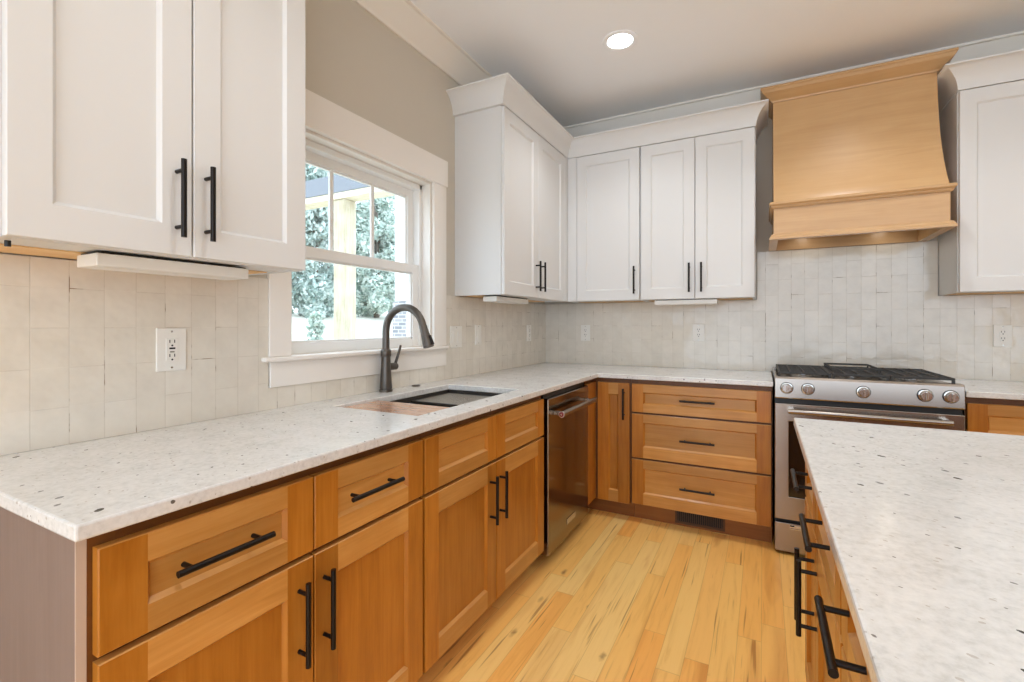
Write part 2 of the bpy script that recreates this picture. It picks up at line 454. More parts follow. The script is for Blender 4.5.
f.box(ya, yb, -0.145, -0.055, 1.948, 1.976); f.box(ya, yb, -0.145, -0.1, 1.105, 1.112)
f.build('vinyl_frame', vinyl, win, 0.003)
def sash(name, d0, d1, y0, y1, z0, z1, st, top, bot, muntins=()):
    m = MB(L)
    m.box(y0, y0+st, d0, d1, z0, z1); m.box(y1-st, y1, d0, d1, z0, z1)
    m.box(y0+st, y1-st, d0, d1, z1-top, z1); m.box(y0+st, y1-st, d0, d1, z0, z0+bot)
    # glazing bead
    b = 0.008
    for a in ((y0+st, y0+st+b, z0+bot, z1-top), (y1-st-b, y1-st, z0+bot, z1-top), (y0+st, y1-st, z0+bot, z0+bot+b), (y0+st, y1-st, z1-top-b, z1-top)):
        m.box(a[0], a[1], d0+.008, d1-.008, a[2], a[3])
    o = m.build(name, vinyl, win, 0.002)
    g = MB(L).box(y0+st, y1-st, (d0+d1)/2-.002, (d0+d1)/2+.002, z0+bot, z1-top).build('glass_pane', glass, o)
    for y in muntins:
        MB(L).box(y-0.010, y+0.010, (d0+d1)/2-.006, (d0+d1)/2+.006, z0+bot, z1-top).build('muntin', vinyl, o, 0.002)
    return o
sash('lower_sash', -0.092, -0.060, ya+0.022, yb-0.022, 1.104, 1.541, 0.048, 0.045, 0.044)
sash('upper_sash', -0.132, -0.098, ya+0.022, yb-0.022, 1.500, 1.952, 0.044, 0.044, 0.042, (-2.076, -1.826))

# ------------------------------------------------------------------ cabinet parts
def bar_handle(T, u0, u1, z0, z1, d, name='handle', parent=None, r=0.0062, gap=0.032, inset=0.026):
    """bar pull; runs from (u0,z0) to (u1,z1), standing gap off a face at depth d"""
    m = MB(T)
    c = d+gap
    m.cyl((u0, c, z0), (u1, c, z1), r, seg=16)
    Lg = math.hypot(u1-u0, z1-z0); a, b = (u1-u0)/Lg, (z1-z0)/Lg
    for s in (inset, Lg-inset):
        m.cyl((u0+a*s, d-0.0005, z0+b*s), (u0+a*s, c, z0+b*s), 0.0048, seg=12)
    return m.build(name, black_metal, parent, smooth=True)

def shaker(T, u0, u1, z0, z1, d0, d1, name, parent, mats, sw=0.07, rt=0.07, rb=0.07, horizontal_panel=False, depth=0.010, ch=0.008):
    """five-piece front. mats = (upright, level)"""
    m = MB(T); e = 0.0018
    # edges and back
    m.quad((u0, d0, z0), (u1, d0, z0), (u1, d0, z1), (u0, d0, z1))
    o = [(u0, z0), (u1, z0), (u1, z1), (u0, z1)]
    i_ = [(u0+e, z0+e), (u1-e, z0+e), (u1-e, z1-e), (u0+e, z1-e)]
    for k in range(4):
        a, b = o[k], o[(k+1) % 4]; c, g = i_[(k+1) % 4], i_[k]
        mt = 1 if k in (0, 2) else 0
        m.quad((a[0], d0, a[1]), (b[0], d0, b[1]), (b[0], d1-e, b[1]), (a[0], d1-e, a[1]), mat=mt, tone=0.5)
        m.quad((a[0], d1-e, a[1]), (b[0], d1-e, b[1]), (c[0], d1, c[1]), (g[0], d1, g[1]), mat=mt, tone=0.5)
    ua, ub, za, zb = u0+sw, u1-sw, z0+rb, z1-rt
    U0, U1, Z0, Z1 = u0+e, u1-e, z0+e, z1-e
    face = lambda a, b, c, g, mt: m.quad((a, d1, c), (b, d1, c), (b, d1, g), (a, d1, g), mat=mt)
    face(U0, ua, Z0, Z1, 0); face(ub, U1, Z0, Z1, 0)
    face(ua, ub, Z0, za, 1); face(ua, ub, zb, Z1, 1)
    r = [(ua, za), (ub, za), (ub, zb), (ua, zb)]
    p = [(ua+ch, za+ch), (ub-ch, za+ch), (ub-ch, zb-ch), (ua+ch, zb-ch)]
    dd = d1-depth
    for k in range(4):
        a, b = r[k], r[(k+1) % 4]; c, g = p[(k+1) % 4], p[k]
        m.quad((a[0], d1, a[1]), (b[0], d1, b[1]), (c[0], dd, c[1]), (g[0], dd, g[1]), mat=1 if k in (0, 2) else 0, tone=0.6)
    m.quad(*[(q[0], dd, q[1]) for q in p], mat=1 if horizontal_panel else 0)
    return m.build(name, list(mats), parent)

F = 0.635            # face of the base fronts
def carcass(T, u0, u1, parent, top=0.8865, dmin=0.012, stiles=(), rails=(), mats=None, end_near=None):
    """open-topped box with a face frame"""
    m = MB(T); t = 0.016
    z0 = 0.114
    m.box(u0, u0+t, dmin, 0.596, z0, top, 1); m.box(u1-t, u1, dmin, 0.596, z0, top, 1)
    m.box(u0+t, u1-t, dmin, 0.596, z0, z0+t, 1); m.box(u0+t, u1-t, dmin, dmin+0.006, z0+t, top, 1)
    d0, d1 = 0.596, 0.6145
    m.box(u0, u0+0.038, d0, d1, z0, top); m.box(u1-0.038, u1, d0, d1, z0, top)
    m.box(u0+.038, u1-.038, d0, d1, top-0.040, top); m.box(u0+.038, u1-.038, d0, d1, z0, z0+0.03)
    for z in rails: m.box(u0+.038, u1-.038, d0, d1, z-0.019, z+0.019)
    return m.build('body', mats or [frame_shade, raw_y], parent)
def kick(T, u0, u1, parent, mat=None):
    return MB(T).box(u0, u1, 0.522, 0.536, 0.0, 0.1135).build('toe_kick', mat or kick_wood, parent)

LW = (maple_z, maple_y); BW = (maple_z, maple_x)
D0 = 0.6155
TL = frame('left'); TB = frame('back')
DZ = (0.681, 0.857); OZ = (0.112, 0.669)
RT = dict(rt=0.05, rb=0.05, horizontal_panel=True)

# -- end cabinet of the left run
c = thing('base_cabinet', (0.32, -2.788, 0), 'stained maple base cabinet at the near end of the sink run, drawers over doors', 'cabinet')
carcass(TL, -3.205, -2.365, c, rails=(0.675,))
MB(TL).box(-3.218, -3.2055, 0.012, 0.612, 0.0, 0.8865).build('end_panel', taupe_z, c)
MB(TL).box(-3.2195, -3.2055, 0.6125, 0.6150, 0.0, 0.8865).build('edge_strip', edge_pale, c)
kick(TL, -3.205, -2.365, c)
for u0, u1, h0, h1 in ((-3.198, -2.783, -3.096, -2.909), (-2.779, -2.371, -2.690, -2.500)):
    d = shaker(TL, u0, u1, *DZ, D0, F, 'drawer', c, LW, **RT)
    bar_handle(TL, h0, h1, 0.776, 0.776, F, parent=d)
d = shaker(TL, -3.198, -2.783, *OZ, D0, F, 'door', c, LW); bar_handle(TL, -2.823, -2.823, 0.438, 0.629, F, parent=d)
d = shaker(TL, -2.779, -2.371, *OZ, D0, F, 'door', c, LW); bar_handle(TL, -2.752, -2.752, 0.438, 0.629, F, parent=d)

# -- sink cabinet
c = thing('sink_cabinet', (0.32, -1.90, 0), 'stained maple sink base cabinet under the sink with two blank false drawer fronts', 'cabinet')
carcass(TL, -2.363, -1.432, c, rails=(0.675,))
kick(TL, -2.363, -1.432, c)
for u0, u1 in ((-2.359, -1.9035), (-1.9015, -1.438)):
    shaker(TL, u0, u1, *DZ, D0, F, 'false_drawer_front', c, LW, **RT)
d = shaker(TL, -2.359, -1.9045, *OZ, D0, F, 'door', c, LW); bar_handle(TL, -1.953, -1.953, 0.439, 0.627, F, parent=d)
d = shaker(TL, -1.9005, -1.438, *OZ, D0, F, 'door', c, LW); bar_handle(TL, -1.877, -1.877, 0.439, 0.627, F, parent=d)

# -- dishwasher
c = thing('dishwasher', (0.32, -1.09, 0), 'built-in stainless dishwasher with a round bar handle beside the sink cabinet', 'dishwasher')
m = MB(TL); m.box(-1.402, -0.784, 0.03, 0.585, 0.06, 0.868); m.build('body', black, c)
MB(TL).box(-1.430, -0.786, 0.522, 0.536, 0.0, 0.0595).build('toe_kick', kick_wood, c)
MB(TL).box(-1.395, -0.789, 0.5855, 0.640, 0.066, 0.850).build('door', steel_dw, c, 0.004)
m = MB(TL); m.box(-1.398, -0.787, 0.30, 0.612, 0.8505, 0.8855); m.build('control_strip', black, c)
m = MB(TL)
m.cyl((-1.352, 0.694, 0.772), (-0.822, 0.694, 0.772), 0.0155, seg=24)
h = m.build('handle', steel_x, c, smooth=True)
for u in (-1.325, -0.849):
    MB(TL).box(u-0.011, u+0.011, 0.6405, 0.694, 0.762, 0.782).build('bracket', steel_x, h, 0.003)
m = MB(TL); m.cyl((-1.3555, 0.694, 0.772), (-1.3522, 0.694, 0.772), 0.0158, seg=24); m.build('end_cap', silver, h, smooth=True)
m = MB(TL); m.cyl((-1.3575, 0.694, 0.772), (-1.3556, 0.694, 0.772), 0.0115, seg=24); m.build('medallion', red_enamel, h, smooth=True)
m = MB(TL); m.cyl((-1.359, 0.694, 0.772), (-1.3576, 0.694, 0.772), 0.004, seg=16); m.build('medallion_dot', silver, h, smooth=True)
MB(TL).box(-1.143, -1.016, 0.6405, 0.6425, 0.133, 0.164).build('badge', silver, c, 0.001)

# -- corner cabinet (narrow door on the back run + stile on the left run)
c = thing('corner_cabinet', (0.45, -0.45, 0), 'stained maple corner base cabinet with one narrow upright door beside the dishwasher', 'cabinet')
m = MB()
m.box(0.02, 0.596, -0.780, -0.764, 0.114, 0.8865, 1); m.box(0.843, 0.858, -0.596, -0.012, 0.114, 0.8865, 1)
m.box(0.02, 0.843, -0.60, -0.012, 0.114, 0.130, 1)
m.box(0.596, 0.6145, -0.784, -0.6145, 0.114, 0.8865, 0); m.box(0.596, 0.860, -0.6145, -0.596, 0.114, 0.8865, 0)
m.build('body', [frame_shade, raw_y], c)
MB().box(0.6150, F-0.001, -0.784, -0.6155, 0.112, 0.857).build('filler_stile', maple_z, c, 0.0015)
shk = shaker(TB, 0.6505, 0.852, 0.112, 0.857, D0, F, 'door', c, BW)
bar_handle(TB, 0.820, 0.820, 0.636, 0.826, F, parent=shk)
m = MB(); m.box(0.522, 0.536, -0.784, -0.522, 0, 0.1135); m.box(0.536, 0.860, -0.536, -0.522, 0, 0.1135); m.build('toe_kick', kick_wood, c)

# -- three-drawer base
c = thing('drawer_cabinet', (1.245, -0.32, 0), 'stained maple base cabinet with a stack of three wide drawers left of the range', 'cabinet')
carcass(TB, 0.862, 1.626, c, rails=(0.678, 0.397))
kick(TB, 0.862, 1.626, c)
for z0, z1, hz in ((0.686, 0.858, 0.775), (0.407, 0.674, 0.541), (0.122, 0.395, 0.262)):
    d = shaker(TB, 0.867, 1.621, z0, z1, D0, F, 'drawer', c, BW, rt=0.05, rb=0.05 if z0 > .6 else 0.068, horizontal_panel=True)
    bar_handle(TB, 1.151, 1.341, hz, hz, F, parent=d)
# floor register in its toe kick
r = thing('floor_register', (1.247, -0.54, 0), 'brown slotted air register set in the toe kick below the three drawers', 'vent')
m = MB(TB); 
m.box(1.108, 1.120, 0.5365, 0.542, 0.014, 0.112); m.box(1.374, 1.386, 0.5365, 0.542, 0.014, 0.112)
m.box(1.120, 1.374, 0.5365, 0.542, 0.014, 0.028); m.box(1.120, 1.374, 0.5365, 0.542, 0.100, 0.112)
m.build('rim', vent_brown, r, 0.001)
MB(TB).box(1.120, 1.374, 0.5365, 0.5375, 0.028, 0.100).build('backing', slot_dark, r)
m = MB(TB)
n = 22
for k in range(n):
    u = 1.120+(k+0.5)*(0.254/n); m.box(u-0.0014, u+0.0014, 0.5376, 0.5412, 0.028, 0.100)
m.build('louver', vent_brown, r)

# -- base right of the range
c = thing('base_cabinet', (2.86, -0.32, 0), 'stained maple base cabinet right of the range, mostly hidden by the island', 'cabinet')
carcass(TB, 2.412, 3.30, c, rails=(0.675,))
kick(TB, 2.412, 3.30, c)
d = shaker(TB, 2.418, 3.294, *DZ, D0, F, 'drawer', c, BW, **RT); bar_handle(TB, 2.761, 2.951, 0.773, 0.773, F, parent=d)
for u0, u1, hu in ((2.418, 2.852, 2.824), (2.856, 3.294, 2.884)):
    d = shaker(TB, u0, u1, *OZ, D0, F, 'door', c, BW)
    bar_handle(TB, hu, hu, 0.438, 0.629, F, parent=d)

# ------------------------------------------------------------------ worktops
CT, TH = 0.914, 0.027
xs = [0.0, 0.155, 0.556, 0.66, 1.631]; ysn = [-3.236, -2.30, -1.56, -0.66, 0.0]
def keepc(i, j):
    if i == 3: return j == 3
    return not (i == 1 and j == 1)
tag(MB().cells(xs, ysn, CT-TH, CT, keepc).build('countertop', quartz, bevel=0.004),
    'white speckled quartz worktop turning the corner, with the sink cut into it', 'worktop')
tag(MB().cells([2.407, 3.36], [-0.66, 0.0], CT-TH, CT, lambda i, j: True).build('countertop', quartz, bevel=0.004),
    'short white speckled quartz worktop right of the range under the outlet', 'worktop')

# ------------------------------------------------------------------ island
TI = frame('island', 3.0)          # d measured from x = 3.0 towards the aisle
def island_cabinet(u0, u1, label, doors):
    c = thing('island_cabinet', (2.3, (u0+u1)/2, 0), label, 'cabinet')
    Fd = 3.0-1.702; D = Fd-0.0195
    m = MB(TI); t = 0.016
    m.box(u0, u0+t, 0.0, D-.02, 0.114, 0.8865, 1); m.box(u1-t, u1, 0.0, D-.02, 0.114, 0.8865, 0)
    m.box(u0+t, u1-t, 0.0, D-.02, 0.114, 0.130, 1); m.box(u0+t, u1-t, 0.0, 0.016, 0.13, 0.8865, 1)
    d0, d1 = D-.02, D-.001
    m.box(u0, u0+.03, d0, d1, .114, .8865); m.box(u1-.03, u1, d0, d1, .114, .8865)
    m.box(u0+.03, u1-.03, d0, d1, .8465, .8865); m.box(u0+.03, u1-.03, d0, d1, .114, .14); m.box(u0+.03, u1-.03, d0, d1, .656, .694)
    m.build('body', [maple_z, raw_y], c)
    MB(TI).box(u0, u1, D-0.095, D-0.08, 0, 0.1135).build('toe_kick', kick_wood, c)
    mid = -2.118 if doors == 2 else 0; g = 0.003
    spans = ((u0+g, mid-g/2), (mid+g/2, u1-g)) if doors == 2 else ((u0+g, u1-g),)
    for k, (a, b) in enumerate(spans):
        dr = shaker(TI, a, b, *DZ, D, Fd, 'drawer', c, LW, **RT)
        cu = (a+b)/2; bar_handle(TI, cu-.095, cu+.095, 0.768, 0.768, Fd, parent=dr, gap=0.038)
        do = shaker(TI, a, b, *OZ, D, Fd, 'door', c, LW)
        hu = (b-0.035 if k == 0 else a+0.035) if doors == 2 else a+0.035
        bar_handle(TI, hu, hu, 0.430, 0.621, Fd, parent=do, gap=0.039)
    return c
island_cabinet(-2.572, -1.775, 'stained maple island cabinet nearest the range, with a pair of doors under two drawers', 2)
island_cabinet(-2.885, -2.574, 'stained maple island cabinet nearer the camera, its black drawer pull largest in view', 1)
island_cabinet(-3.60, -2.887, 'stained maple island cabinet nearest the camera below the near corner of the worktop', 1)
tag(MB().cells([1.672, 3.05], [-3.65, -1.742], CT-TH, CT, lambda i, j: True).build('countertop', quartz, bevel=0.004),
    'wide white speckled quartz island worktop filling the lower right', 'worktop')

# ------------------------------------------------------------------ upper cabinets
UB, UT = 1.388, 2.426; U = 0.328; UD = 0.3085
def upper(T, u0, u1, label, doors, fr=None, near_side=None, dmin=0.0005, bottom_wood=True, extra=None):
    xm = (u0+u1)/2; loc = T(xm, 0.16, UB)
    c = thing('wall_cabinet', loc, label, 'cabinet')
    m = MB(T); t = 0.018
    m.box(u0, u0+t, dmin, 0.290, UB, UT); m.box(u1-t, u1, dmin, 0.290, UB, UT)
    m.box(u0+t, u1-t, dmin, 0.290, UT-t, UT); m.box(u0+t, u1-t, 0.018, 0.290, UB+0.004, UB+0.020)
    m.box(u0, u1, 0.2905, 0.3075, UB, UB+0.04); m.box(u0, u1, 0.2905, 0.3075, UT-0.045, UT)
    m.box(u0, u0+.03, 0.2905, 0.3075, UB+.04, UT-.045); m.box(u1-.03, u1, 0.2905, 0.3075, UB+.04, UT-.045)
    m.build('body', white_paint, c)
    MB(T).box(u0+t, u1-t, 0.0085, 0.0175, UB+0.002, UB+0.05).build('hanging_rail', raw_y, c)
    if bottom_wood:
        MB(T).box(u0+t, u1-t, 0.018, 0.16, UB+0.0005, UB+0.0035).build('bottom_panel', raw_y, c)
    for a, b, hu in doors:
        d = shaker(T, a, b, UB+0.001, UT-0.003, UD, U, 'door', c, (white_paint, white_paint), sw=0.066, rt=0.07, rb=0.072)
        bar_handle(T, hu, hu, 1.4295, 1.6165, U, parent=d)
    return c
def cab_crown(T, path, name, label):
    """painted crown swept along a plan path of (x, y, outward normal mitre) points"""
    # profile: outward offset, height
    prof = [(-0.018, 2.4265), (0.003, 2.4265), (0.004, 2.445), (0.009, 2.466), (0.018, 2.487), (0.031, 2.507), (0.047, 2.524), (0.064, 2.536), (0.069, 2.538), (0.069, 2.546), (-0.018, 2.546)]
    m = MB(); n = len(prof)
    V = []
    for (x, y, nx, ny) in path: V += [(x+nx*o, y+ny*o, z) for o, z in prof]
    Fc = [(i*n+k, i*n+(k+1) % n, (i+1)*n+(k+1) % n, (i+1)*n+k) for i in range(len(path)-1) for k in range(n)]
    Fc += [tuple(range(n))[::-1], tuple(range((len(path)-1)*n, len(path)*n))]
    m.add(V, Fc, 0, 0.5)
    o = m.build(name, white_paint, smooth=True)
    return tag(o, label, 'moulding')

c = upper(TL, -3.224, -2.556, 'large white shaker wall cabinet in the near left foreground beside the window', ((-3.220, -2.892, -2.927), (-2.888, -2.560, -2.859)))
ul = upper(TL, -1.285, -0.34, 'white shaker wall cabinet between the window and the corner, two doors with paired pulls',
      ((-1.281, -0.842, -0.874), (-0.838, -0.392, -0.802)), bottom_wood=True)
ub = upper(TB, 0.33, 0.846, 'white shaker wall cabinet in the corner of the back wall with a single door', ((0.398, 0.842, 0.812),))
upper(TB, 0.849, 1.541, 'white shaker wall cabinet on the back wall left of the wooden hood, two doors', ((0.853, 1.194, 1.163), (1.198, 1.537, 1.236)))
MB(TL).box(-0.390, -0.3285, 0.3085, 0.3275, UB+.001, 2.425).build('filler_stile', white_paint, ul, 0.001)
MB(TB).box(0.3280, 0.396, 0.3085, 0.3275, UB+.001, 2.425).build('filler_stile', white_paint, ub, 0.001)
upper(TB, 2.472, 3.25, 'white shaker wall cabinet right of the wooden hood, cut off by the picture edge', ((2.476, 2.86, 2.825), (2.864, 3.246, 2.90)))
cu = 0.3295
cab_crown(None, [(0.001, -1.303, 0, -1), (cu, -1.303, 1, -1), (cu, -cu, 1, -1), (1.5425, -cu, 1, -1), (1.5425, -0.001, 1, 0)], 'crown_moulding',
          'white crown moulding turning the corner along the tops of the far wall cabinets')
cab_crown(None, [(2.4705, -0.001, -1, 0), (2.4705, -cu, -1, -1), (3.2515, -cu, 1, -1), (3.2515, -0.001, 1, 0)], 'crown_moulding',
          'white crown moulding on top of the wall cabinet right of the hood')
cab_crown(None, [(0.001, -3.2255, 0, -1), (cu, -3.2255, 1, -1), (cu, -2.5545, 1, 1), (0.001, -2.5545, 0, 1)], 'crown_moulding',
          'white crown moulding on top of the near left wall cabinet')

# under-cabinet light bars
def light_bar(T, u0, u1, d0, d1, label):
    c = thing('under_cabinet_light', T((u0+u1)/2, (d0+d1)/2, UB-0.034), label, 'light')
    MB(T).box(u0, u1, d0, d1, UB-0.033, UB-0.0035).build('housing', plastic, c, 0.003)
    MB(T).box(u0+0.02, u1-0.02, d0+0.015, d1-0.015, UB-0.0345, UB-0.0335).build('diffuser', plastic, c)
    MB(T).box(u0+0.006, u1-0.006, d0+0.006, d1-0.006, UB-0.0035, UB).build('shadow_gap_plate', slot_dark, c)  # dark spacer standing in for the shadow gap above the housing
light_bar(TL, -3.052, -2.690, 0.145, 0.244, 'long white under-cabinet light bar beneath the near left wall cabinet')
light_bar(TL, -1.215, -0.80, 0.15, 0.24, 'white under-cabinet light bar beneath the cabinet between window and corner')
light_bar(TB, 0.935, 1.325, 0.195, 0.285, 'white under-cabinet light bar beneath the two-door cabinet left of the hood')
tag(MB().cyl((0.252, -3.197, UB-0.012), (0.252, -3.197, UB), 0.005, seg=16).build('cord_clip', black, smooth=True),
    'small black round clip under the near end of the left wall cabinet', 'clip')

# ------------------------------------------------------------------ range hood
h = thing('range_hood', (2.018, -0.25, 1.70), 'golden maple range hood with concave front above the range', 'hood')
hx0, hx1 = 1.636, 2.400
zz = [1.900, 1.917, 1.97, 2.062, 2.13, 2.206, 2.30, 2.407, 2.50, 2.60]
dz = [0.474, 0.470, 0.434, 0.385, 0.357, 0.331, 0.308, 0.291, 0.280, 0.272]
m = MB(TB)
n = len(zz)
fv = [(hx0, d, z) for d, z in zip(dz, zz)]+[(hx1, d, z) for d, z in zip(dz, zz)]
m.add(fv, [(k, k+1, n+k+1, n+k) for k in range(n-1)], 0, 0.5)
for x in (hx0, hx1):
    poly = [(x, d, z) for d, z in zip(dz, zz)]+[(x, 0.009, zz[-1]), (x, 0.009, zz[0])]
    m.add(poly, [tuple(range(len(poly)))], 1, 0.4)
m.add([(hx0, .009, 1.9), (hx1, .009, 1.9), (hx1, .009, 2.6), (hx0, .009, 2.6)], [(0, 1, 2, 3)], 0, 0.5)
m.build('body', [hood_x, wood('golden maple upright', 'z', srgb(206, 163, 113), srgb(192, 147, 97), srgb(215, 174, 127))], h, smooth=True)
# lower band: hollow box
m = MB(TB); t = 0.022
m.box(hx0, hx1, 0.458, 0.478, 1.704, 1.900, tone=.5)
m.box(hx0, hx0+t, 0.009, 0.458, 1.704, 1.900, tone=.5); m.box(hx1-t, hx1, 0.009, 0.458, 1.704, 1.900, tone=.5)
m.box(hx0+t, hx1-t, 0.009, 0.024, 1.704, 1.900, tone=.45)
m.build('band', hood_x, h)
MB(TB).box(hx0+t, hx1-t, 0.024, 0.458, 1.780, 1.800).build('liner', steel_x, h)
for u in (1.81, 2.21):
    MB(TB).lathe([(0.0, 0), (0.030, 0), (0.030, 0.006), (0.0, 0.006)], (u, 0.13, 1.7735)).build('hood_lamp', spot_lens, h, smooth=True)
def hood_mould(z0, prof, name):
    """profile (outward, z) wrapped round front and both sides"""
    m = MB(); n = len(prof); V = []
    fy = -0.478
    for x, y, nx, ny in ((hx0, -0.009, -1, 0), (hx0, fy, -1, -1), (hx1, fy, 1, -1), (hx1, -0.009, 1, 0)):
        V += [(x+nx*o, y+ny*o, z0+z) for o, z in prof]
    Fc = [(i*n+k, i*n+(k+1) % n, (i+1)*n+(k+1) % n, (i+1)*n+k) for i in range(3) for k in range(n)]
    Fc += [tuple(range(n))[::-1], tuple(range(3*n, 4*n))]
    m.add(V, Fc, 0, 0.45); return m.build(name, hood_x, h)
hood_mould(1.880, [(0.0005, 0), (0.008, 0), (0.012, 0.008), (0.012, 0.012), (0.022, 0.022), (0.022, 0.030), (0.015, 0.037), (0.0005, 0.037)], 'moulding')
hood_mould(1.703, [(0.0005, 0), (0.022, 0), (0.022, 0.010), (0.014, 0.020), (0.014, 0.026), (0.007, 0.032), (0.0005, 0.032)], 'moulding')
# crown on top
m = MB(); V = []
prof = [(0.0005, 2.565), (0.006, 2.565), (0.010, 2.574), (0.030, 2.590), (0.055, 2.612), (0.064, 2.628), (0.068, 2.630), (0.068, 2.643), (0.0005, 2.643)]
n = len(prof); fy = -0.2755
for x, y, nx, ny in ((hx0, -0.019, -1, 0), (hx0, fy, -1, -1), (hx1, fy, 1, -1), (hx1, -0.019, 1, 0)):
    V += [(x+nx*o, y+ny*o, z) for o, z in prof]
Fc = [(i*n+k, i*n+(k+1) % n, (i+1)*n+(k+1) % n, (i+1)*n+k) for i in range(3) for k in range(n)]+[tuple(range(n))[::-1], tuple(range(3*n, 4*n))]
m.add(V, Fc, 0, 0.25)
m.box(hx0, hx1, -0.2755, -0.019, 2.601, 2.642, tone=.25)
m.build('crown', hood_x, h)

# ------------------------------------------------------------------ range
g = thing('range', (2.02, -0.34, 0), 'stainless gas range with five chrome knobs between the base cabinets', 'range')
rx0, rx1 = 1.638, 2.402
m = MB(TB)
m.box(rx0, rx1, 0.03, 0.630, 0.012, 0.905)
for u in (rx0+.05, rx1-.05):
    for d in (0.1, 0.56): m.cyl((u, d, 0), (u, d, 0.012), 0.018, seg=14)
m.build('body', black, g)
m = MB(TB); m.prism([(0.600, 0.829), (0.664, 0.829), (0.668, 0.836), (0.662, 0.934), (0.655, 0.944), (0.600, 0.944)], rx0, rx1, tone=.5)
m.build('control_panel', steel_x, g, 0.002)
m = MB(TB); m.box(rx0, rx1, 0.03, 0.5995, 0.9055, 0.930); m.box(rx0, rx1, 0.012, 0.03, 0.88, 0.945); m.build('cooktop', steel_x, g, 0.003)
for u in (1.693, 1.788, 2.022, 2.259, 2.352):
    m = MB(TB)
    # knob turned about the d axis
    pr = [(0.0275, 0.6676), (0.0275, 0.673), (0.0235, 0.674), (0.0225, 0.694), (0.020, 0.697)]
    V = []; sg = 28
    for r_, dd in pr:
        for k in range(sg):
            a = 2*math.pi*k/sg; V.append((u+r_*math.cos(a), dd, 0.886+r_*math.sin(a)))
    Fc = [(i*sg+k, i*sg+(k+1) % sg, (i+1)*sg+(k+1) % sg, (i+1)*sg+k) for i in range(len(pr)-1) for k in range(sg)]
    Fc += [tuple(range(sg))[::-1], tuple(range((len(pr)-1)*sg, len(pr)*sg))]
    m.add(V, Fc, 0, .5)
    kb = m.build('knob', knob_metal, g, smooth=True)
    MB(TB).lathe([(0.0, 0), (0.0305, 0), (0.0305, 0.002), (0.0, 0.002)], (u, 0.6655, 0.886), axis='y').build('shadow_ring', black, kb, smooth=True)  # black ring standing in for the shadow round the knob
    MB(TB).box(u-0.0045, u+0.0045, 0.6972, 0.707, 0.868, 0.904).build('knob_grip', knob_metal, kb, 0.002)
# oven door with window and handle
z0, z1 = 0.190, 0.803; wx0, wx1, wz0, wz1 = 1.702, 2.338, 0.312, 0.712
od = MB().cells([rx0, wx0, wx1, rx1], [z0, wz0, wz1, z1], -0.666, -0.632, lambda i, j: not (i == 1 and j == 1), plane='xz').build('oven_door', steel_x, g, 0.003)
MB(TB).box(wx0, wx1, 0.640, 0.660, wz0, wz1).build('oven_window', oven_glass, od)
m = MB(TB); m.cyl((1.697, 0.722, 0.772), (2.344, 0.722, 0.772), 0.0125, seg=24); hd = m.build('handle', steel_x, od, smooth=True)
for u in (1.712, 2.329): MB(TB).box(u-.013, u+.013, 0.6665, 0.726, 0.762, 0.782).build('bracket', chrome, hd, 0.003)
dw = MB(TB).box(rx0, rx1, 0.632, 0.662, 0.018, 0.170).build('storage_drawer', steel_x, g, 0.003)
MB(TB).box(1.706, 1.800, 0.6622, 0.6640, 0.140, 0.164).build('badge', silver, dw, 0.001)
m = MB(TB); m.box(1.709, 1.728, 0.6642, 0.6646, 0.156, 0.162); m.box(1.709, 1.796, 0.6642, 0.6646, 0.146, 0.1475); m.build('badge_mark', slot_dark, dw)
# burners
for u, d, r_ in ((1.78, 0.17, 0.04), (1.78, 0.45, 0.05), (2.02, 0.31, 0.045), (2.26, 0.17, 0.04), (2.26, 0.45, 0.05)):
    b = MB().lathe([(0.0, 0), (r_, 0), (r_, 0.008), (r_*0.75, 0.012), (r_*0.75, 0.018), (0.0, 0.018)], (u, -d, 0.9305)).build('burner', silver, g, smooth=True)
    MB().lathe([(0.0, 0), (r_*.7, 0), (r_*.66, 0.006), (0.0, 0.006)], (u, -d, 0.9488)).build('burner_cap', black, b, smooth=True)
# cast iron grates
def grate(a, b):
    m = MB(TB); w = 0.006; zt, zb = 0.966, 0.955
    d0, d1 = 0.055, 0.592
    for u in (a+w, b-w): m.box(u-w, u+w, d0, d1, zb, zt)
    for d in (d0+w, (d0+d1)/2, d1-w): m.box(a+2*w, b-2*w, d-w, d+w, zb, zt)
    for k in (0.25, 0.5, 0.75):
        u = a+(b-a)*k; m.box(u-.0045, u+.0045, d0+2*w, d1-2*w, zb+.001, zt+.002)
    for d in (0.12, 0.18, 0.24, 0.38, 0.44, 0.50): m.box(a+2*w, b-2*w, d-.004, d+.004, zb+.001, zt-.001)
    for u in (a+w, b-w):
        for d in (d0+w, d1-w): m.box(u-w, u+w, d-w, d+w, 0.9305, zb)
    return m.build('grate', iron, g, 0.0015)
gr = [(1.654, 1.898), (1.902, 2.140), (2.144, 2.388)]
for a, b in gr: grate(a, b)
m = MB(TB)
a, b, d0, d1 = 1.915, 2.127, 0.10, 0.46
for u in (a, b): m.box(u-.005, u+.005, d0, d1, 0.978, 0.988)
for d in (d0, d1): m.box(a-.005, b+.005, d-.005, d+.005, 0.978, 0.988)
for u in (a, b):
    for d in (d0+.01, d1-.01): m.box(u-.004, u+.004, d-.004, d+.004, 0.9665, 0.978)
m.build('raised_frame', iron, g, 0.002)

